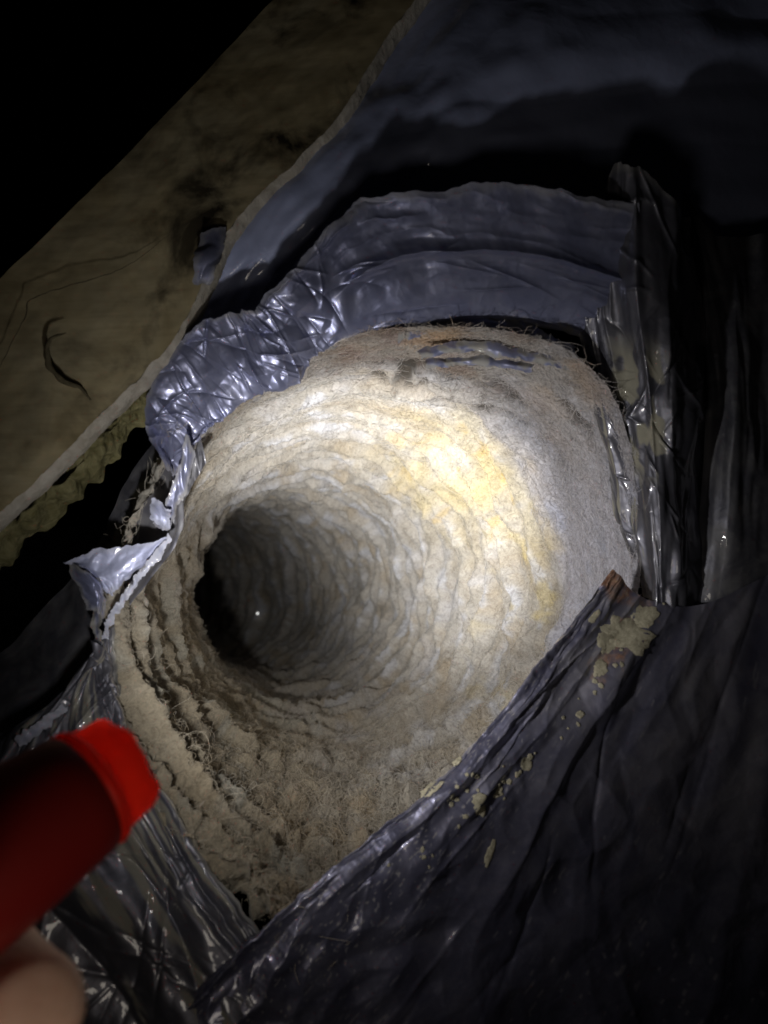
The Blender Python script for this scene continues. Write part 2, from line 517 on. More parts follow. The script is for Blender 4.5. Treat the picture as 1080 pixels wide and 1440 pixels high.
# ------------------------------------------------------------------ background: plastic sheet, board, insulation
def background():
    rows = [
        [(600, -160, 0.345), (700, -170, 0.345), (850, -160, 0.345), (1250, -120, 0.36)],
        [(430, 100, 0.332), (560, 90, 0.330), (800, 60, 0.322), (1250, 60, 0.36)],
        [(280, 330, 0.320), (480, 260, 0.319), (760, 220, 0.322), (1250, 260, 0.385)],
        [(215, 520, 0.338), (400, 430, 0.338), (760, 350, 0.338), (1250, 500, 0.36)],
    ]
    ob, _ = sheet('plastic_sheet', rows, M_FILM_SHEET, None, 200, 140, seed=11, wave=0.006, wave_size=0.06, folds=0.002, fold_size=0.05, fold_dir='v')
    tag(ob, 'blue-grey plastic sheet hung behind the torn film collar', 'plastic sheet')

    # the board: a thick slab with a torn lower edge
    root = empty('stained_board', P(200, 400, 0.36))
    nu, nv = 260, 90
    u = np.linspace(0, 1, nu); v = np.linspace(0, 1, nv)
    top = catmull([P(-260, 640, 0.315), P(0, 392, 0.322), (P(190, 205, 0.33)), P(385, 0, 0.34), P(620, -230, 0.35)], u)
    low = catmull([P(-200, 880, 0.300), P(0, 722, 0.304), P(130, 595, 0.308), P(248, 470, 0.311), P(330, 312, 0.314), P(470, 170, 0.318), P(560, 30, 0.324), P(760, -220, 0.332)], u)
    U, V = np.meshgrid(u, v)
    pts = top[None] * (1 - V[..., None]) + low[None] * V[..., None]
    q = pts.reshape(-1, 3)
    jag = fbm(np.stack([U.ravel() * 30, V.ravel() * 0, U.ravel() * 0 + 2], 1), 4).reshape(U.shape)
    pts[..., 1] += jag * 0.0022 * V ** 4
    pts[..., 2] += 0.0012 * fbm(q * 40, 4).reshape(U.shape)
    me = grid_mesh('board_face', pts)
    stain = smooth(0.25, 0.8, U + 0.25 * V) * 0.85 + 0.15
    float_attr(me, 'dust', stain)
    me.materials.append(M_BOARD)
    keep(link(bpy.data.objects.new('board_face', me)), root)
    # thickness: lower cut edge, folding back from the face
    n3 = 14
    w = np.linspace(0, 1, n3)
    low_e = pts[-1]
    back = low_e + np.array([0.0022, -0.0018, -0.009])
    ed = low_e[None] * (1 - w[:, None, None]) + back[None] * w[:, None, None]
    qe = ed.reshape(-1, 3)
    bulge = np.sin(w * math.pi)[:, None]
    nn = fbm(qe * 260, 4).reshape(n3, nu)
    ed[..., 0] += (0.0004 * nn + 0.0008 * bulge)
    ed[..., 1] -= (0.0005 * nn + 0.0008 * bulge)
    me = grid_mesh('torn_edge', ed)
    me.materials.append(M_BOARD_EDGE)
    keep(link(bpy.data.objects.new('torn_edge', me)), root)
    # back side and upper edge
    bk = pts + np.array([0.0022, -0.0018, -0.009])
    me = grid_mesh('back_face', bk[:, ::-1]); me.materials.append(M_BOARD_EDGE)
    float_attr(me, 'dust', np.zeros(bk.shape[:2]))
    keep(link(bpy.data.objects.new('back_face', me)), root)
    ue = pts[0][None] * (1 - w[:, None, None]) + bk[0][None] * w[:, None, None]
    me = grid_mesh('upper_edge', ue); me.materials.append(M_BOARD_EDGE)
    keep(link(bpy.data.objects.new('upper_edge', me)), root)
    # dark cracks and a curled scratch on the face
    def crack(path, r):
        t = np.linspace(0, 1, 60)
        c = catmull([np.array(P(x, y, d)) for x, y, d in path], t)
        c[:, :2] += 0.0008 * np.stack([noise(c * 200), noise(c * 200 + 5)], 1)
        c[:, 2] += 0.0012
        ang = np.linspace(0, 2 * math.pi, 7)[:-1]
        tan = np.gradient(c, axis=0); tan /= np.linalg.norm(tan, axis=1)[:, None]
        e1 = np.cross(tan, [0, 0, 1.0]); e1 /= np.linalg.norm(e1, axis=1)[:, None]
        e2 = np.cross(tan, e1)
        rad = r * (0.25 + np.sin(t * math.pi)) * (1 + 0.4 * noise(c * 300 + 9))
        ring = c[:, None] + rad[:, None, None] * (np.cos(ang)[None, :, None] * e1[:, None] + 0.35 * np.sin(ang)[None, :, None] * e2[:, None])
        me = grid_mesh('crack', ring, closed_u=True); me.materials.append(M_CRACK)
        keep(link(bpy.data.objects.new('crack', me)), root)
    dB = 0.311
    crack([(95, 470, dB), (72, 480, dB), (70, 512, dB), (88, 535, dB), (112, 545, dB), (130, 562, dB)], 0.0010)
    crack([(-10, 545, dB - .002), (10, 500, dB), (35, 450, dB), (48, 420, dB + .003), (110, 400, dB + .003), (180, 375, dB + .005), (240, 330, dB + .008)], 0.00022)
    tag(root, 'olive-tan stained board with a pale torn edge, running diagonally behind the duct', 'board')

    # small film scrap caught on the board edge
    rows = [[(282, 330, 0.312), (318, 318, 0.313)], [(272, 365, 0.307), (312, 362, 0.308)], [(270, 402, 0.31), (296, 400, 0.311)]]
    ob, _ = sheet('film_scrap', rows, M_FILM, None, 40, 40, seed=21, big=0.002, big_size=0.01, tear=(0.002, 0.002, 0.002, 0.002), edge_light_dust=0.5)
    tag(ob, 'small crumpled film scrap caught on the torn board edge', 'film scrap')

    # fibreglass strip
    rows = [[(-40, 780, 0.325), (60, 690, 0.325), (140, 600, 0.327), (205, 520, 0.328), (250, 470, 0.33)],
            [(-35, 792, 0.322), (66, 706, 0.322), (150, 616, 0.323), (212, 538, 0.325), (258, 488, 0.328)],
            [(-15, 815, 0.338), (82, 728, 0.339), (166, 640, 0.340), (228, 560, 0.340), (270, 505, 0.340)]]
    ob, sh = sheet('insulation_strip', rows, M_INSUL, None, 240, 60, seed=31, wave=0.006, wave_size=0.012, big=0.002, big_size=0.008)
    tag(ob, 'strip of yellow fibreglass insulation tucked under the board edge', 'insulation')
background()

# ------------------------------------------------------------------ lint lining (the inside of the duct)
RAD = 0.120
PATH = np.array([(0.0085, -0.0385, -0.255), (0.0035, -0.0405, -0.286), (-0.003, -0.0432, -0.324), (-0.0266, -0.053, -0.462), (-0.084, -0.0735, -0.68),
                 (-0.158, -0.093, -0.88), (-0.255, -0.110, -1.01), (-0.39, -0.120, -1.085), (-0.57, -0.126, -1.12)])

# depth at which the lint begins, going round the mouth
RIM = ((-180, .318), (-150, .303), (-125, .281), (-108, .281), (-92, .297), (-75, .314), (-45, .336), (-15, .342), (10, .338), (30, .326), (50, .316), (80, .320), (120, .326), (150, .322), (180, .318))

def path_frames(S, s0d):
    t = np.linspace(0, 1, 3000)
    c = catmull(PATH, t)
    s = np.concatenate([[0], np.cumsum(np.linalg.norm(np.diff(c, axis=0), axis=1))])
    tan = np.gradient(c, axis=0)
    tan /= np.linalg.norm(tan, axis=1)[:, None]
    e1 = np.cross(tan, np.array([0, 1.0, 0])); e1 /= np.linalg.norm(e1, axis=1)[:, None]     # to the right in the picture
    e2 = np.cross(e1, tan)
    pick = lambda a: np.stack([np.interp(S.ravel(), s, a[:, k]) for k in range(3)], axis=1).reshape(S.shape + (3,))
    return pick(c), pick(e1), pick(e2)

def build_lint():
    NT, NS = 1000, 600
    th = np.linspace(0, 2 * math.pi, NT, endpoint=False)
    w = np.linspace(0, 1, NS)
    dg = (np.degrees(th) + 180) % 360 - 180
    rim = np.interp(dg, [a for a, _ in RIM], [b for _, b in RIM])
    k = np.hanning(61); k /= k.sum()
    rim = np.convolve(np.concatenate([rim[-60:], rim, rim[:60]]), k, 'same')[60:-60]
    rim = rim + 0.0022 * fbm(np.stack([np.cos(th) * 9, np.sin(th) * 9, th * 0], 1), 4)
    s0 = (rim - 0.255) - 0.17 * np.cos(th) * RAD - 0.06 * np.sin(th) * RAD
    g = 0.42 * w + 0.58 * w ** 2.4
    Lmax = 1.22
    T = np.broadcast_to(th, (NS, NT))
    Sp = s0[None] + (Lmax - s0[None]) * g[:, None]                # along the path
    c, e1, e2 = path_frames(Sp, s0)
    S = Sp - 0.031                                                 # measured from the nominal mouth
    ss = Sp.mean(axis=1)
    rimS = Sp - s0[None]
    deg = (np.degrees(T) + 180) % 360 - 180
    def bump_at(a, sig):
        d = (deg - a + 180) % 360 - 180
        return np.exp(-(d / sig) ** 2)
    front = 1 - smooth(0.02, 0.15, S)
    R = RAD * (1 - 0.13 * smooth(0.08, 0.34, S)) * (1 + front * (0.15 * bump_at(50, 26) + 0.13 * bump_at(-100, 32)))
    # ring-free felt on the right near the mouth, then ribs
    right = bump_at(10, 62)
    rib_on = smooth(-0.03, 0.01, S - 0.11 * right - 0.07 * bump_at(100, 60))
    lowleft = np.clip(bump_at(-140, 62), 0, 1)
    low = np.clip(bump_at(-95, 45), 0, 1)
    ttop = np.clip(bump_at(105, 50), 0, 1)
    X3 = np.stack([np.cos(T) * 1.0, np.sin(T) * 1.0, S / RAD], axis=-1).astype(np.float32)      # unit-tube coordinates
    iyc = np.linspace(0, NS - 1, NS // 3).astype(int); ixc = np.linspace(0, NT - 1, NT // 3).astype(int)
    iyc_f = np.interp(np.arange(NS), iyc, np.arange(len(iyc)))
    ixc_f = np.interp(np.arange(NT), ixc, np.arange(len(ixc)))
    def up(a):
        y0 = np.minimum(iyc_f.astype(int), a.shape[0] - 2); fy = (iyc_f - y0)[:, None]
        x0 = np.minimum(ixc_f.astype(int), a.shape[1] - 2); fx = (ixc_f - x0)[None]
        b = a[y0] * (1 - fy) + a[y0 + 1] * fy
        return b[:, x0] * (1 - fx) + b[:, x0 + 1] * fx
    XC = X3[iyc][:, ixc]
    def NA(st, sa, o=0.0, oc=4):                                                              # stretched along the rings
        sc_ = np.array([st, st, sa], dtype=np.float32)
        if max(st, sa) < 17:
            return up(fbm((XC * sc_ + o).reshape(-1, 3), oc).reshape(XC.shape[:2]))
        return fbm((X3 * sc_ + o).reshape(-1, 3), oc).reshape(T.shape)
    def N(s, o=0.0, oc=4): return NA(s, s, o, oc)
    warp = 0.40 * N(1.3, 3.0, 2) + 0.17 * NA(2.6, 4.0, 8.0, 3) + 0.06 * N(9.0, 8.5, 4)
    pitch = 0.0335
    ph = (S + 0.002 * np.sin(T * 3 + S * 40)) / pitch + T / (2 * math.pi) + warp
    fr = ph % 1.0
    crest = (0.5 + 0.5 * np.cos(2 * math.pi * ph + 0.8 * np.cos(2 * math.pi * ph))) ** 1.2
    bul = 0.55 * crest + 0.45 * np.where(fr < 0.30, fr / 0.30, (1 - fr) / 0.70) ** 1.3
    ph2 = S / 0.0205 + T / (2 * math.pi) + 1.3 * warp + 0.10 * N(12.0, 61.0, 3)
    fr2 = ph2 % 1.0
    saw = np.where(fr2 < 0.24, fr2 / 0.24, (1 - fr2) / 0.76) ** 1.1
    prof = bul * (1 - 0.75 * lowleft) + saw * 0.75 * lowleft
    amod = 0.30 + 0.95 * np.clip(0.45 + 1.2 * NA(1.8, 5.5, 5.0, 3), 0, 1.4)
    amp = 0.0205 * (amod * (1 - 0.6 * lowleft) * (1 - 0.6 * bump_at(8, 36) * (1 - rib_on)) + 0.8 * 0.6 * lowleft)
    amp = amp * (1 + 0.15 * lowleft) * (1 - 0.55 * ttop * (1 - smooth(0.16, 0.30, S)))
    h = amp * prof * rib_on
    h += 0.0050 * NA(2.2, 5.0, 1.0, 4) * (0.4 + 0.6 * rib_on)                 # bulges and hollows
    clump = NA(3.4, 9.0, 2.0, 4)
    h += 0.0034 * np.maximum(clump, -0.12) * (0.35 + 0.65 * rib_on + 0.6 * lowleft * rib_on)
    crumbs = N(26.0, 4.0, 4)
    h += 0.0015 * crumbs * (0.40 * (1 - 0.6 * bump_at(10, 40) * (1 - rib_on)) + 0.9 * np.maximum(lowleft, low) + 0.2 * rib_on)
    h += 0.0005 * N(70.0, 6.0, 2)
    strip = np.exp(-((fr2 - 0.96) / 0.06) ** 2) * smooth(-0.15, 0.15, NA(3.0, 5.0, 33.0, 3)) * lowleft * rib_on * (1 - smooth(0.2, 0.35, S))
    h -= 0.007 * strip
    # puffy clumps along the bottom
    puff = np.abs(N(5.5, 12.0, 3))
    mouthzone = (1 - smooth(0.13, 0.24, S))
    h += low * mouthzone * (0.015 * np.sqrt(np.clip(puff * 2.0, 0, 1)) - 0.005)
    # a step where the felt lining starts on the right
    h += 0.0030 * smooth(0.0, 0.006, S - (0.115 + 0.010 * N(2.4, 21.0, 3))) * bump_at(5, 60)
    # gashes in the lint near the upper rim
    gash = np.zeros_like(h)
    wob = 0.35 * N(16.0, 31.0, 3)
    for a0, s0, la, ls, tilt in ((79, 0.088, 3.2, 0.028, 0.0), (80, 0.078, 8.5, 0.011, 0.0), (75, 0.102, 4.0, 0.006, 0.6), (85, 0.100, 3.5, 0.005, -0.5), (68, 0.082, 9.0, 0.0045, 0.10), (92, 0.088, 5.0, 0.0040, -0.15), (74, 0.098, 1.0, 0.012, 0.0),
                                 (56, 0.076, 8.0, 0.006, -0.2), (42, 0.052, 8.0, 0.0090, 0.3), (61, 0.098, 9.0, 0.0040, 0.35), (57, 0.112, 5.5, 0.0022, 0.5), (70, 0.112, 4.0, 0.0020, 0.5), (84, 0.104, 4.0, 0.0022, -0.5), (50, 0.090, 5.0, 0.0026, 0.2), (100, 0.098, 5, 0.003, 0.1),
                                 (108, 0.092, 5.0, 0.0028, 0.2), (-84, 0.125, 13, 0.0022, 0.15), (-64, 0.115, 8, 0.0018, -0.2), (-78, 0.075, 7, 0.002, 0.3)):
        d = (deg - a0 + 180) % 360 - 180
        g = 1 - smooth(0.35, 1.0, np.sqrt((d / la) ** 2 + ((S - s0 - tilt * np.radians(d) * 0.12) / ls) ** 2) + wob)
        gash = np.maximum(gash, g)
    h -= 0.005 * gash
    r = R - h
    pts = c + r[..., None] * (np.cos(T)[..., None] * e1 + np.sin(T)[..., None] * e2)
    # ---- lint colour: paler on crests, browner between ribs, near black in gashes
    def mixv(col, tgt, m): return col + (np.array(tgt) - col) * np.clip(m, 0, 1)[..., None]
    tone = np.empty(T.shape + (3,)); tone[:] = (0.395, 0.375, 0.355)
    tone = mixv(tone, (0.35, 0.29, 0.215), smooth(0.0, 0.5, N(3.0, 40.0, 4)) * 0.7)
    tone = mixv(tone, (0.44, 0.435, 0.46), smooth(0.02, 0.45, N(4.0, 50.0, 4)) * 0.8)
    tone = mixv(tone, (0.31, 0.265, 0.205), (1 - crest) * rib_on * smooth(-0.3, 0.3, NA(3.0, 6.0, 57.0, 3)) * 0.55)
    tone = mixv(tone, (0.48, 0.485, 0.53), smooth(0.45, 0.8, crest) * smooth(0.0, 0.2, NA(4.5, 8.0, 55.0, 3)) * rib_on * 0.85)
    felt = bump_at(12, 38) * (1 - smooth(0.105, 0.122, S + 0.012 * N(2.6, 21.0, 3)))
    tone = mixv(tone, (0.46, 0.455, 0.53), felt * 0.95)
    tone = mixv(tone, (0.37, 0.39, 0.50), felt * smooth(0.05, 0.35, N(3.2, 60.0, 3)) * 0.7)
    tone = mixv(tone, (0.47, 0.43, 0.43), bump_at(95, 40) * (1 - smooth(0.06, 0.11, S)) * 0.6)
    tone = mixv(tone, (0.27, 0.19, 0.15), bump_at(85, 34) * (1 - smooth(0.075, 0.115, S)) * smooth(0.05, 0.35, N(6.0, 83.0, 4)) * 0.8)
    tone = mixv(tone, (0.40, 0.28, 0.27), bump_at(95, 40) * (1 - smooth(0.06, 0.10, S)) * smooth(0.1, 0.4, N(8.0, 87.0, 3)) * 0.6)
    yel = np.exp(-(((deg - 44) / 27) ** 2)) * smooth(0.085, 0.145, S + 0.02 * N(3.0, 22.0, 3)) * (1 - smooth(0.18, 0.32, S))
    tone = mixv(tone, (0.52, 0.44, 0.25), yel * np.clip(0.55 + 1.0 * N(4.5, 70.0, 4), 0, 1))
    tone = mixv(tone, (0.52, 0.38, 0.15), yel * smooth(0.22, 0.42, NA(6.0, 9.0, 75.0, 4)) * 0.8)
    tone = mixv(tone, (0.50, 0.41, 0.20), bump_at(-5, 40) * smooth(0.10, 0.13, S) * (1 - smooth(0.16, 0.22, S)) * smooth(0.1, 0.4, N(6.0, 78.0, 4)) * 0.7)
    tone = mixv(tone, (0.60, 0.40, 0.22), bump_at(70, 22) * (1 - smooth(0.05, 0.075, S)) * smooth(0.0, 0.3, N(5.0, 80.0, 3)) * 0.7)
    tone = mixv(tone, (0.29, 0.25, 0.185), np.clip(lowleft * 1.2, 0, 1) * (1 - 0.5 * smooth(0.2, 0.4, S)) * 0.9)
    tone = mixv(tone, (0.34, 0.34, 0.31), lowleft * smooth(0.12, 0.3, NA(4, 9, 90.0, 3)) * 0.6)
    tone = mixv(tone, (0.34, 0.275, 0.19), low * (1 - smooth(0.10, 0.14, S)) * smooth(-0.1, 0.3, N(5.0, 94.0, 4)) * 0.8)
    tone *= (1 + 0.25 * N(14.0, 98.0, 4))[..., None]
    tone = mixv(tone, (0.05, 0.042, 0.035), gash * 0.95)  # shade inside the gashes painted into the colour
    # specks of dark fluff along the upper rim
    speck = smooth(0.36, 0.48, N(26.0, 101.0, 3)) * bump_at(78, 40) * (1 - smooth(0.09, 0.13, S))
    tone = mixv(tone, (0.10, 0.085, 0.075), speck * 0.8)
    tone = np.clip(tone, 0.02, 0.7)
    me = grid_mesh('lint_lining', pts, closed_u=True)
    color_attr(me, 'tone', tone.reshape(-1, 3))
    me.materials.append(M_LINT)
    ob = link(bpy.data.objects.new('lint_lining', me))
    tag(ob, 'thick pale fuzzy lint coating the ribbed round inside of the duct', 'lint')

    # ---- loose fibres lying on the lint
    nrm = -(np.cos(T)[..., None] * e1 + np.sin(T)[..., None] * e2)
    sm = normals_of(pts)
    sm = np.where((sm * nrm).sum(-1, keepdims=True) < 0, -sm, sm)
    flat = pts.reshape(-1, 3); fn = sm.reshape(-1, 3); ft = tone.reshape(-1, 3)
    vis = (1 - smooth(0.13, 0.36, S)) * (1 - 0.85 * rib_on * (1 - low))
    area = np.gradient(ss)[:, None] * RAD
    wgt = area * vis * (1.0 + 0.6 * bump_at(80, 50) + 0.3 * low - 0.6 * lowleft) * (1 - 0.6 * bump_at(8, 36) * (1 - rib_on))
    wgt = np.clip(wgt * (1 - np.clip(gash * 1.5, 0, 1) * 0.92), 0, None)
    wgt = (wgt / wgt.sum()).ravel()
    K, NPT = 60000, 9
    pick = RNG.choice(len(flat), size=K, p=wgt)
    p0, n0, t0 = flat[pick], fn[pick], ft[pick]
    fluffy = (low.ravel()[pick] * mouthzone.ravel()[pick])
    rnd = RNG.normal(size=(K, 3))
    d = rnd - (rnd * n0).sum(1, keepdims=True) * n0
    d /= np.linalg.norm(d, axis=1)[:, None]
    b = np.cross(n0, d)
    ln = RNG.gamma(2.6, 0.0021, K) + 0.0012
    ln = np.minimum(ln, 0.022)
    curl = RNG.normal(0, 1.0, K) * 1.6
    curl2 = RNG.normal(0, 1.0, K) * 1.2
    lift = np.abs(RNG.normal(0, 1, K)) * (0.0006 + 0.0022 * fluffy)
    tt = np.linspace(0, 1, NPT)
    pos = np.empty((K, NPT, 3))
    cur = p0 - n0 * 0.0002
    ang = np.zeros(K)
    for k in range(NPT):
        pos[:, k] = cur + n0 * (lift * math.sin(tt[k] * math.pi) * 1.3 + 0.0003)[:, None]
        ang = ang + (curl * 0.32 + curl2 * 0.35 * math.sin(k * 1.3))
        cur = cur + (d * np.cos(ang)[:, None] + b * np.sin(ang)[:, None]) * (ln / (NPT - 1))[:, None]
    hc = bpy.data.hair_curves.new('loose_fibre')
    hc.add_curves([NPT] * K)
    hc.attributes['position'].data.foreach_set('vector', pos.astype(np.float32).ravel())
    rad = (RNG.uniform(0.00003, 0.000095, K)[:, None] * np.array([0.6] + [1.0] * (NPT - 2) + [0.5])[None]).astype(np.float32)
    ra = hc.attributes.get('radius') or hc.attributes.new('radius', 'FLOAT', 'POINT')
    ra.data.foreach_set('value', rad.ravel())
    ca = hc.attributes.new('tone', 'FLOAT_COLOR', 'CURVE')
    ca.data.foreach_set('color', np.concatenate([np.clip(t0 * 1.15, 0, 0.8), np.ones((K, 1))], 1).astype(np.float32).ravel())
    hc.materials.append(M_FIBRE)
    fo = link(bpy.data.objects.new('loose_fibre', hc))
    keep(fo, ob)
    fo['kind'] = 'stuff'
    return pts, ss
LINT, LINT_S = build_lint()

# ------------------------------------------------------------------ the duct's film jacket
duct = empty('flexible_duct', P(540, 860, 0.33))
tag(duct, 'torn flexible duct of silvery blue film, its open mouth facing the camera', 'duct')

COLLAR_SIGN = -1.0
def creases(X, Y, n, seed, angle, left=1.0, amp=1.0, length=1.0):
    """hard thin folds scattered over a sheet"""
    rg = np.random.default_rng(seed)
    out = np.zeros_like(X)
    for k in range(n):
        cx, cy = rg.uniform(0, X.max()) * (left if k % 3 else 1.0), rg.uniform(0, Y.max())
        an = angle(rg, cx / X.max())
        ln, wd, a = rg.uniform(0.006, 0.024) * length, rg.uniform(0.0005, 0.0011) * length ** 0.5, rg.uniform(0.0005, 0.0016) * rg.choice([-1, 1, 1]) * amp
        bend = 3.0 * rg.normal() / length
        ca, sa = math.cos(an), math.sin(an)
        dx, dy = X - cx, Y - cy
        p = dx * ca + dy * sa
        q = -dx * sa + dy * ca + bend * p ** 2
        out += np.where(np.abs(p) < ln, a * np.exp(-np.abs(q) / wd) * np.cos(np.clip(p / ln, -1, 1) * math.pi / 2), 0)
    return out
def build_film():
    # collar: flared film above the mouth (inner row lies on the lint, outer row is the torn lip)
    rows = [
        [(238, 660, 0.316), (215, 560, 0.308), (262, 478, 0.303), (340, 452, 0.300), (378, 410, 0.299), (440, 330, 0.298), (520, 276, 0.297), (640, 262, 0.297), (760, 266, 0.299), (892, 286, 0.306)],
        [(250, 665, 0.322), (250, 580, 0.315), (300, 520, 0.312), (365, 492, 0.311), (420, 450, 0.310), (490, 380, 0.309), (570, 350, 0.309), (660, 345, 0.310), (770, 352, 0.312), (885, 382, 0.318)],
        [(256, 680, 0.326), (285, 625, 0.322), (335, 575, 0.320), (395, 540, 0.319), (450, 505, 0.319), (520, 455, 0.319), (600, 425, 0.320), (690, 405, 0.320), (780, 405, 0.322), (868, 435, 0.326)],
        [(262, 700, 0.336), (283, 636, 0.331), (331, 584, 0.329), (391, 548, 0.328), (450, 513, 0.328), (545, 472, 0.330), (620, 455, 0.333), (705, 452, 0.334), (788, 460, 0.336), (850, 482, 0.338)],
    ]
    left_heavy = lambda U, V: 0.22 + 1.2 * (1 - smooth(0.42, 0.66, U))
    def collar_ridge(U, V, X, Y, n2):
        vc = 0.40 - 0.06 * np.sin(np.clip((U - 0.5) / 0.5, 0, 1) * 3.0)
        on = smooth(0.50, 0.60, U)
        r = 0.0042 * np.exp(-np.abs((V - vc) / 0.034) ** 1.3) + 0.0015 * np.exp(-((V - vc - 0.25) / 0.05) ** 2) * (0.5 + n2(X * 0.5, Y, 0.02, 3))
        lines = 0.0008 * (1 - np.abs(n2(X * 0.22, Y, 0.010, 6.6)) * 2.2)
        out = COLLAR_SIGN * on * (r + lines * (1 - smooth(0.30, 0.40, np.abs(V - 0.15))))
        out = out - creases(X, Y, 135, 15, lambda rg, fx: rg.normal(1.15, 0.55) if fx < 0.55 else rg.normal(0.05, 0.22), 0.62)
        return out
    _, collar = sheet('film_collar', rows, M_FILM, duct, 760, 230, seed=5, big=0.0055, big_size=0.034, fine=0.0010, fine_size=0.012, wave=0.003, wave_size=0.03,
          tear=(0.003, 0.002, 0.004, 0.002), tear_size=0.028, edge_light_dust=0.45, amp=left_heavy, extra=collar_ridge,
          dust=lambda U, V, X, Y, n2: 0.85 * smooth(0.86, 0.97, V + 0.10 * n2(X, Y, 0.010, 31)) * smooth(-0.35, 0.15, n2(X, Y, 0.004, 37)))
    # clear crinkled strips under the collar
    for k, pr in enumerate(([(560, 470, .327), (640, 452, .328), (730, 462, .330), (810, 500, .332)], [(590, 498, .331), (660, 488, .331), (740, 500, .332), (800, 512, .334)],
                            [(600, 512, .333), (670, 508, .333), (750, 518, .334)])):
        wd = (22, 16, 12)[k]
        rows = [[(x, y - wd * .5, d) for x, y, d in pr], [(x, y, d - .0012) for x, y, d in pr], [(x, y + wd * .5, d) for x, y, d in pr]]
        sheet('film_strip', rows, M_FILM, duct, 120, 18, seed=40 + k, wave=0.0015, wave_size=0.012, tear=(0.002, 0.002, 0.0015, 0.0015), tear_size=0.006,
              dust=lambda U, V, X, Y, n2: 0.9 * smooth(-0.25, 0.2, n2(X, Y, 0.006, 3)))

    # right side band: dark mirror-like film with cream smears
    rows = [
        [(815, 330, .318), (812, 430, .330), (826, 520, .338), (846, 620, .342), (868, 720, .345), (905, 830, .342)],
        [(860, 268, .306), (850, 420, .320), (868, 530, .327), (882, 630, .331), (896, 730, .333), (912, 842, .334)],
        [(900, 240, .300), (900, 400, .308), (915, 540, .315), (920, 640, .319), (926, 740, .322), (925, 860, .326)],
        [(955, 262, .306), (955, 400, .312), (962, 540, .318), (962, 650, .322), (962, 760, .324), (960, 880, .326)],
        [(962, 300, .330), (985, 420, .335), (1000, 550, .340), (1005, 660, .345), (1010, 770, .340), (1010, 880, .335)],
    ]
    def smear(U, V, X, Y, n2):
        a = smooth(0.02, 0.12, n2(X * 2.0, Y, 0.014, 4.2)) * smooth(0.28, 0.38, U) * (1 - smooth(0.62, 0.7, U)) * smooth(0.15, 0.3, V) * (1 - smooth(0.55, 0.66, V))
        line = smooth(0.25, 0.45, n2(X * 0.6, Y, 0.005, 8.8)) * (1 - smooth(0.30, 0.42, V)) * smooth(0.35, 0.5, U)
        return np.maximum(a * 0.85, line * 0.7)
    sheet('film_band', rows, M_FILM_BAND, duct, 300, 170, seed=6, folds=0.0030, fold_size=0.016, fold_dir='v', wave=0.005, wave_size=0.022, aniso=0.28, fine=0.0006, fine_size=0.014,
          extra=lambda U, V, X, Y, n2: creases(X, Y, 60, 26, lambda rg, fx: rg.normal(0.3, 0.7)), tear=(0.012, 0.0, 0.001, 0.0), dust=smear, edge_light_dust=0.2)

    # far right drape
    rows = [
        [(950, 250, .345), (985, 420, .340), (990, 560, .338), (985, 690, .337), (975, 800, .335), (950, 950, .337)],
        [(1010, 330, .340), (1030, 450, .332), (1040, 570, .328), (1035, 700, .327), (1025, 810, .328), (1000, 960, .333)],
        [(1100, 330, .348), (1100, 470, .338), (1100, 600, .332), (1100, 720, .330), (1095, 830, .330), (1080, 1000, .335)],
        [(1260, 330, .365), (1260, 470, .350), (1260, 600, .345), (1260, 720, .342), (1260, 840, .335), (1260, 1020, .340)],
    ]
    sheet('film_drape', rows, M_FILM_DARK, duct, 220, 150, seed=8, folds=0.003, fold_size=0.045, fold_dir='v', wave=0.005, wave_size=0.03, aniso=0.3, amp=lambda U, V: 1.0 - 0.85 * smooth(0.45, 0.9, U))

    # lower right panel with the sharp folded edge
    rows = [
        [(862, 800, .326), (760, 930, .316), (640, 1072, .303), (520, 1175, .292), (380, 1292, .280), (250, 1420, .270), (150, 1540, .262)],
        [(868, 806, .323), (768, 940, .312), (650, 1084, .299), (530, 1190, .288), (392, 1308, .276), (262, 1436, .266), (165, 1556, .258)],
        [(905, 840, .325), (812, 985, .314), (700, 1140, .302), (590, 1265, .290), (470, 1400, .278), (345, 1540, .268), (250, 1660, .260)],
        [(985, 850, .327), (900, 1060, .320), (800, 1235, .309), (700, 1375, .299), (590, 1525, .287), (480, 1660, .277), (380, 1780, .270)],
        [(1130, 790, .3285), (1060, 1130, .332), (980, 1330, .330), (900, 1490, .322), (800, 1660, .312), (700, 1800, .302), (600, 1920, .295)],
        [(1330, 760, .338), (1290, 1180, .352), (1240, 1400, .368), (1180, 1580, .362), (1100, 1780, .355), (1000, 1930, .345), (900, 2060, .340)],
    ]
    def pdust(U, V, X, Y, n2):
        lip = (1 - smooth(0.0, 0.035, V + 0.015 * n2(X, Y, 0.01, 5))) * (0.35 + 0.5 * smooth(-0.1, 0.3, n2(X, Y, 0.012, 6)))
        spots = smooth(0.34, 0.40, n2(X, Y, 0.0060, 7.7)) * (1 - smooth(0.22, 0.36, V)) * smooth(0.04, 0.07, V) * smooth(0.1, 0.25, n2(X, Y, 0.03, 2.2)) * (1 - smooth(0.4, 0.5, U))
        furz = smooth(0.15, 0.5, n2(X * 3.0, Y, 0.010, 9.1)) * np.exp(-((U - 0.10) / 0.10) ** 2) * np.exp(-((V - 0.14) / 0.12) ** 2) * 0.5
        specks = smooth(0.40, 0.46, n2(X, Y, 0.0022, 17.7)) * (1 - smooth(0.3, 0.5, V)) * 0.8
        scr = smooth(0.42, 0.5, n2(X * 0.25 + Y * 0.2, Y, 0.0016, 27.7)) * 0.4 * smooth(-0.1, 0.2, n2(X, Y, 0.03, 12.2))
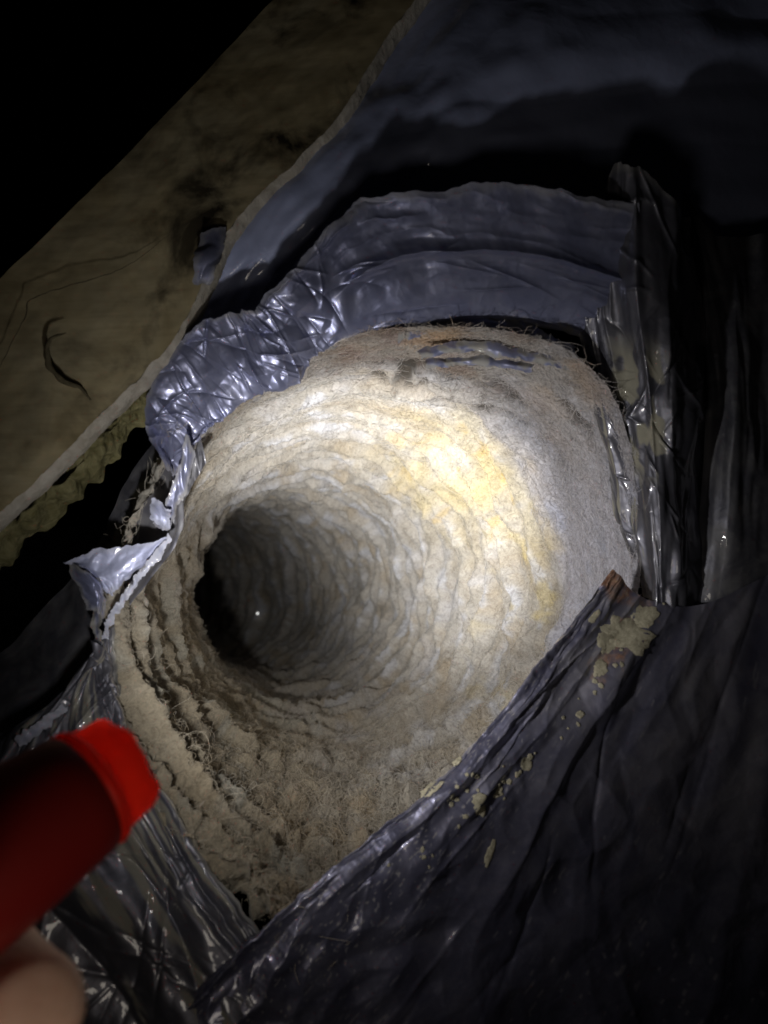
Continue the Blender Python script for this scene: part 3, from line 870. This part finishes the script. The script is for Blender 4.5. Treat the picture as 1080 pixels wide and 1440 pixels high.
        haze = 0.45 * np.exp(-((U - 0.10) / 0.16) ** 2) * smooth(0.10, 0.3, V) * np.clip(0.5 + n2(X, Y, 0.02, 41.0), 0, 1)
        lip = np.maximum(lip, haze)
        return np.maximum(np.maximum(np.maximum(lip, spots * 0.9), furz), np.maximum(specks, scr))
    _, panel = sheet('film_panel', rows, M_FILM_PANEL, duct, 560, 330, seed=9, wave=0.004, wave_size=0.05, aniso=0.6, folds=0.0028, fold_size=0.034, fold_dir='v', big=0.002, big_size=0.02,
                     tear=(0, 0, 0.0022, 0), tear_size=0.010, dust=pdust, extra=lambda U, V, X, Y, n2: -creases(X, Y, 34, 25, lambda rg, fx: rg.normal(0.0, 0.35), 0.9, 0.9, 2.4), amp=lambda U, V: smooth(0.0, 0.12, V) * 0.9 + 0.1)
    g = panel.pts
    nz = fbm(g.reshape(-1, 3) * 130, 4).reshape(g.shape[:2])
    U, V = np.meshgrid(np.linspace(0, 1, g.shape[1]), np.linspace(0, 1, g.shape[0]))
    rust = np.maximum(1 - smooth(0.030, 0.045, U + 0.035 * V + 0.018 * nz) , 0) * (1 - smooth(0.30, 0.42, V + 0.2 * nz))
    rust = np.maximum(rust, (1 - smooth(0.4, 1.0, np.hypot((U - 0.075) / 0.05, (V - 0.40) / 0.06) + nz * 1.2)))
    float_attr(bpy.data.objects['film_panel'].data, 'rust', rust)
    return panel
M_FILM_LIT = film_material('lit_hazy_film', base=(0.42, 0.45, 0.66), rough=0.5, metal=0.35, dust_amt=0.1, dust_col=(0.4, 0.4, 0.42), bump=0.15)  # paler copy of the film, light put into its base colour
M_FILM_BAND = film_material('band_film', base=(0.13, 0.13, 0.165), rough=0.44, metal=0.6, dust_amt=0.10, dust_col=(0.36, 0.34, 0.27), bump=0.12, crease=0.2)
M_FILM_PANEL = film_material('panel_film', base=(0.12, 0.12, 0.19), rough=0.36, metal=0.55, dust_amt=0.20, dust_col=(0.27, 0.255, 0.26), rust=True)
PANEL = build_film()

def build_left_film():
    # dark outer jacket left of the mouth
    rows = [
        [(255, 480, .352), (225, 590, .352), (170, 700, .352), (110, 800, .352), (20, 900, .352), (-90, 990, .352)],
        [(268, 560, .340), (250, 640, .338), (225, 740, .338), (150, 850, .335), (80, 950, .330), (-60, 1060, .325)],
        [(290, 650, .345), (262, 700, .345), (245, 770, .345), (180, 860, .340), (150, 950, .332), (30, 1080, .32)],
    ]
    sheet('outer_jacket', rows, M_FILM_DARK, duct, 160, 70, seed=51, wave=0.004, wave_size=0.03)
    # tatters of film on the left lip
    defs = [
        ('film_tatter', [[(262, 610, .318), (250, 660, .322), (232, 708, .324), (212, 736, .322)], [(275, 640, .325), (262, 690, .327), (245, 722, .328), (238, 752, .328)]], M_FILM, 0.6),
        ('film_tatter', [[(92, 792, .318), (140, 772, .318), (190, 766, .320), (240, 757, .324)], [(118, 800, .316), (140, 805, .318), (178, 800, .320), (222, 778, .325)], [(150, 836, .320), (160, 834, .320), (176, 816, .322), (206, 792, .326)]], M_FILM_LIT, 0.3),
        ('film_tatter', [[(96, 790, .318), (112, 830, .316), (122, 858, .316)], [(118, 800, .313), (132, 830, .311), (138, 862, .312)], [(140, 812, .316), (148, 838, .316), (146, 870, .318)]], M_FILM, 0.7),
        ('film_tatter', [[(138, 838, .318), (128, 880, .314), (136, 902, .312)], [(148, 845, .316), (142, 880, .312), (146, 905, .310)]], M_FILM, 1.0),
        ('film_tatter', [[(216, 700, .321), (228, 708, .321), (240, 718, .323)], [(208, 730, .320), (224, 738, .320), (240, 745, .324)]], M_FILM_LIT, 0.4),
    ]
    for k, (nm, rows, m, ed) in enumerate(defs):
        sheet(nm, rows, m, duct, 80, 40, seed=60 + k, wave=0.0015, wave_size=0.012, fine=0.001, fine_size=0.006, tear=(0.0015, 0.0015, 0.0018, 0.0018), tear_size=0.006, edge_light_dust=ed)
    # frayed rim on the left
    rows = [[(238, 752, .324), (188, 815, .319), (150, 870, .314), (138, 920, .309), (90, 985, .301), (20, 1040, .292)],
            [(243, 760, .325), (194, 822, .320), (157, 876, .315), (146, 926, .310), (100, 992, .302), (30, 1052, .293)]]
    sheet('frayed_rim', rows, M_FILM_LIT, duct, 200, 14, seed=71, wave=0.002, wave_size=0.008, tear=(0, 0, 0.0018, 0.0018), tear_size=0.004, edge_light_dust=0.6)
    # film skirt below left, behind the flashlight
    rows = [
        [(160, 880, .318), (168, 950, .312), (185, 1010, .306), (217, 1088, .298), (272, 1184, .289), (342, 1283, .2815), (402, 1366, .277)],
        [(140, 900, .310), (130, 965, .304), (140, 1030, .298), (180, 1120, .290), (235, 1220, .282), (300, 1320, .274), (360, 1410, .270)],
        [(130, 925, .306), (80, 1000, .298), (70, 1080, .291), (110, 1190, .283), (170, 1290, .276), (230, 1390, .270), (290, 1480, .265)],
        [(60, 1000, .304), (0, 1060, .296), (-20, 1150, .289), (10, 1270, .281), (60, 1380, .275), (120, 1480, .270), (190, 1580, .264)],
        [(-120, 1080, .310), (-160, 1160, .300), (-160, 1260, .294), (-130, 1380, .288), (-80, 1480, .282), (0, 1600, .276), (80, 1700, .270)],
    ]
    def sdust(U, V, X, Y, n2):
        s = smooth(0.22, 0.45, n2(X * 0.35, Y, 0.006, 12.0))
        return np.maximum(s * 0.6, 0.35 * (1 - smooth(0.0, 0.05, V)))
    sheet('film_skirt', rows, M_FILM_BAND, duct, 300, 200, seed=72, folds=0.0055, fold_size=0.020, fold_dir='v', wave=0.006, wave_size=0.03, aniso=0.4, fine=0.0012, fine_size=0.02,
          tear=(0, 0, 0.003, 0), dust=sdust, extra=lambda U, V, X, Y, n2: creases(X, Y, 120, 27, lambda rg, fx: rg.normal(0.2, 0.8), 1.0, 1.0, 1.3))
build_left_film()

# ------------------------------------------------------------------ dried flakes and stains on the panel
def flake(name, px, py, rx, ry, rot, mat, seed, thick=0.00022, rough=0.45):
    # find the place on the panel that lies at this pixel
    g = PANEL.pts[:200:1, ::1]
    sx = g[..., 0] / -g[..., 2] * FPX + 540; sy = 720 - g[..., 1] / -g[..., 2] * FPX
    rng = np.random.default_rng(seed)
    def find(x, y):
        k = np.argmin((sx - x) ** 2 + (sy - y) ** 2)
        j, i = np.unravel_index(k, sx.shape)
        n = PANEL.nrm[j, i]
        return g[j, i], (n if n[2] > 0 else -n)
    c0, n0 = find(px, py)
    k = FPX / -c0[2]
    e1 = np.cross([0, 1.0, 0], n0); e1 /= np.linalg.norm(e1); e2 = np.cross(n0, e1)
    m = 26
    ang = np.linspace(0, 2 * math.pi, m, endpoint=False)
    q = np.stack([np.cos(ang) * 1.6 + seed, np.sin(ang) * 1.6, np.full(m, seed * 0.7)], 1)
    rr = 1 + rough * fbm(q, 3) + 0.14 * fbm(q * 4, 2)
    ca, sa = math.cos(math.radians(rot)), math.sin(math.radians(rot))
    verts, faces = [], []
    rings = [(1.0, -0.0006), (0.93, 0.75), (0.6, 1.0), (0.25, 0.95)]
    for f, hh in rings:
        for a, r_ in zip(ang, rr):
            x = math.cos(a) * rx * r_ * f; y = math.sin(a) * ry * r_ * f
            X = x * ca - y * sa; Y = x * sa + y * ca
            b, nb = find(px + X, py - Y)
            pos = c0 + e1 * X / k + e2 * Y / k
            pos = pos + n0 * float(np.dot(b - pos, n0))
            verts.append(pos + n0 * (thick * hh + 0.0002))
    for i in range(len(rings) - 1):
        for j in range(m):
            faces.append((i * m + j, i * m + (j + 1) % m, (i + 1) * m + (j + 1) % m, (i + 1) * m + j))
    me = bpy.data.meshes.new(name)
    base = (len(rings) - 1) * m
    me.from_pydata([tuple(v) for v in verts], [], faces + [tuple(base + j for j in range(m))])
    for p in me.polygons: p.use_smooth = True
    me.materials.append(mat)
    keep(link(bpy.data.objects.new(name, me)), bpy.data.objects['film_panel'])

bpy.context.view_layer.update()
rg = random.Random(5)
for k in range(46):
    cx, cy, sp = rg.choice(((880, 900, 34), (715, 1100, 40), (660, 1110, 30), (810, 1010, 40), (850, 950, 22), (620, 1180, 60)))
    r_ = rg.uniform(1.2, 3.6)
    ox = rg.gauss(0, 1) * sp * 0.7
    flake('dried_flake', cx + ox, cy - ox * 0.75 + rg.gauss(0, 1) * 12, r_, r_ * rg.uniform(0.7, 1.6), rg.uniform(0, 90), M_FLAKE, 200 + k)
for a in ((880, 892, 34, 22, -10, 81), (852, 905, 14, 16, 20, 82), (905, 868, 20, 16, 30, 83), (845, 940, 9, 12, 0, 84),
          (739, 1073, 9, 11, 20, 85), (676, 1132, 12, 16, 0, 86), (606, 1112, 20, 10, 38, 87), (700, 1115, 9, 6, 30, 88), (746, 1064, 5, 5, 0, 89),
          (644, 1073, 8, 8, 20, 90), (815, 1005, 6, 5, 20, 91), (792, 1010, 3, 3, 0, 92), (716, 1100, 4, 4, 0, 93), (726, 1090, 3, 4, 0, 94),
          (835, 868, 5, 12, -40, 95), (690, 1200, 5, 22, -20, 96), (830, 838, 18, 8, 45, 97)):
    flake('dried_flake', a[0], a[1], a[2], a[3], a[4], M_FLAKE, a[5])

# ------------------------------------------------------------------ flashlight
AX = Vector((0.60, 0.35, -0.72)).normalized()
TIP = Vector(P(178, 1072, 0.19))
B1 = AX.cross(Vector((0, 0, 1))).normalized()
B2 = B1.cross(AX).normalized()

def build_flashlight():
    root = empty('flashlight', TIP - AX * 0.06)
    tag(root, 'tapered red plastic flashlight held at the duct mouth, pointing inside', 'flashlight')
    def lathe(name, prof, mat, m=72, wav=None):
        ang = np.linspace(0, 2 * math.pi, m, endpoint=False)
        pts = []
        for k, (L, r) in enumerate(prof):
            row = []
            for a in ang:
                LL = L + (wav(a) if wav and L < 0.0025 else 0.0)
                row.append(TIP - AX * LL + (B1 * math.cos(a) + B2 * math.sin(a)) * r)
            pts.append([tuple(p) for p in row])
        me = grid_mesh(name, np.array(pts), closed_u=True)
        me.materials.append(mat)
        return keep(link(bpy.data.objects.new(name, me)), root)
    # scalloped bezel
    wav = lambda a: 0.0005 * (math.sin(a * 5 + 0.8) + 0.5 * math.sin(a * 10 + 2.0))
    lathe('bezel', [(0.012, 0.0112), (0.006, 0.0113), (0.0012, 0.0116), (0.0, 0.0119), (0.0, 0.0127), (0.0012, 0.0131), (0.006, 0.0136), (0.011, 0.0142), (0.0128, 0.0140)], M_RED_T, 120, wav)
    lathe('glow_ring', [(0.0092, 0.0141), (0.0096, 0.0150), (0.0108, 0.0155), (0.0122, 0.0153), (0.0124, 0.0142)], M_RED_G, 72)
    lathe('body', [(0.0126, 0.0110), (0.0125, 0.0150), (0.0135, 0.0156), (0.018, 0.0160), (0.03, 0.0172), (0.045, 0.0183), (0.06, 0.0186), (0.10, 0.0186), (0.104, 0.0180), (0.108, 0.0165),
                   (0.140, 0.0160), (0.142, 0.0150), (0.142, 0.0001)], M_RED)
    m, nt, b, out = new_mat('lit_lens')
    b.inputs['Base Color'].default_value = (0.9, 0.9, 0.85, 1)
    b.inputs['Emission Color'].default_value = (1.0, 0.97, 0.9, 1)
    b.inputs['Emission Strength'].default_value = 1.5
    lathe('lens', [(0.0100, 0.0111), (0.0096, 0.006), (0.0095, 0.0002)], m)
    # its beam: a hot centre and a wide weak spill
    aim = Vector(P(572, 690, 0.53)) - TIP
    for nm, en, half, blend, dirv, size in (('beam_centre', HOT_POWER, 25, 1.0, aim, 0.004), ('beam_halo', MID_POWER, 43.5, 1.0, Vector(P(610, 730, 0.50)) - TIP, 0.004), ('beam_spill', SPILL_POWER, 78, 0.7, aim * 0.8 + AX * 0.1, 0.006)):
        ld = bpy.data.lights.new(nm, 'SPOT')
        ld.energy = en
        ld.color = (1.0, 0.98, 0.93)
        ld.spot_size = math.radians(2 * half)
        ld.spot_blend = blend
        ld.shadow_soft_size = size
        lo = bpy.data.objects.new(nm, ld)
        COL.objects.link(lo)
        lo.location = TIP - AX * 0.003
        lo.rotation_mode = 'QUATERNION'
        lo.rotation_quaternion = dirv.to_track_quat('-Z', 'Y')
        bpy.context.view_layer.update()
        keep(lo, root)
build_flashlight()

# ------------------------------------------------------------------ the hand round the flashlight
def build_hand():
    verts, edges, rad = [], [], []
    def add(p, r, prev=None):
        verts.append(tuple(p)); rad.append(r)
        if prev is not None: edges.append((prev, len(verts) - 1))
        return len(verts) - 1
    def ring(L, phi, rr):
        a = math.radians(phi)
        return TIP - AX * L + (B1 * math.cos(a) + B2 * math.sin(a)) * rr
    # angle round the barrel that faces lower right in the picture
    best, PHI = 1e9, 0
    for k in range(360):
        q = ring(0.043, k, 0.034)
        x = q.x / -q.z * FPX + 540; y = 720 - q.y / -q.z * FPX
        e = (x - 80) ** 2 + (y - 1475) ** 2
        if e < best: best, PHI = e, k
    s = 1 if ring(0.04, PHI + 70, 0.03).z < ring(0.04, PHI - 70, 0.03).z else -1
    wrist = add(ring(0.15, PHI + s * 205, 0.075), 0.024)
    palm = add(ring(0.105, PHI + s * 200, 0.046), 0.021, wrist)
    heel = add(ring(0.085, PHI + s * 195, 0.037), 0.017, palm)
    for L, k, dd in ((0.043, 0.0125, 0), (0.064, 0.0090, 20), (0.085, 0.0086, 26), (0.104, 0.0074, 40)):
        p = add(ring(L + 0.004, PHI + s * 160, 0.033), k * 1.12, heel)
        for a, rr, f in ((128, 0.0315, 1.04), (100, 0.0305, 1.0), (74, 0.031, 1.04), (48, 0.0300, 0.98), (22, 0.0320, 0.97), (0, 0.0320, 0.90), (-9, 0.0315, 0.66)):
            p = add(ring(L, PHI + s * (a + dd), rr), k * f, p)
    th = add(ring(0.088, PHI + s * 245, 0.034), 0.0125, heel)
    th = add(ring(0.070, PHI + s * 268, 0.031), 0.0108, th)
    th = add(ring(0.056, PHI + s * 278, 0.0295), 0.0102, th)
    th = add(ring(0.044, PHI + s * 283, 0.0275), 0.0085, th)
    fore = add(ring(0.24, PHI + s * 207, 0.13), 0.029, wrist)
    me = bpy.data.meshes.new('hand')
    me.from_pydata(verts, edges, [])
    ob = link(bpy.data.objects.new('hand', me))
    sk = ob.modifiers.new('skin', 'SKIN')
    for v, r in zip(me.skin_vertices[0].data, rad):
        v.radius = (r, r)
    me.skin_vertices[0].data[palm].use_root = True
    sub = ob.modifiers.new('subsurf', 'SUBSURF'); sub.levels = 2; sub.render_levels = 3
    me.materials.append(M_SKIN)
    tag(ob, 'bare finger of the hand that grips the red flashlight', 'hand')
build_hand()

# ------------------------------------------------------------------ glowing speck added as a bright glint far down the duct
def build_speck():
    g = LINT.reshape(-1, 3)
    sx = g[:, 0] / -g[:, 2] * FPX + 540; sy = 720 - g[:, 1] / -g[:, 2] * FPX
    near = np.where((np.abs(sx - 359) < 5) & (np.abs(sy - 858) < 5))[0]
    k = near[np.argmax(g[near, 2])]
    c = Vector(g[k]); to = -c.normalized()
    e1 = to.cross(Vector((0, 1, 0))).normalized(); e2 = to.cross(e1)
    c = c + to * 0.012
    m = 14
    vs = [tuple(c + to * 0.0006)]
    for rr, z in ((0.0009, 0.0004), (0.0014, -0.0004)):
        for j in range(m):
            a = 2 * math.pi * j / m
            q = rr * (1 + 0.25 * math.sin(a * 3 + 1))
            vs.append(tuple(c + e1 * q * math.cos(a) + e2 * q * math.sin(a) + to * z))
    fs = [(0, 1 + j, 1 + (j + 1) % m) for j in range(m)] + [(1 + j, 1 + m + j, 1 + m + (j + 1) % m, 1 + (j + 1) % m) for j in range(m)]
    me = bpy.data.meshes.new('glowing_speck'); me.from_pydata(vs, [], fs)
    mt, nt, b, out = new_mat('speck_glow')
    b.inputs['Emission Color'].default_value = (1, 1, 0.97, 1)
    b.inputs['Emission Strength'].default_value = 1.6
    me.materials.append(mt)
    keep(link(bpy.data.objects.new('glowing_speck', me)), bpy.data.objects['lint_lining'])
build_speck()
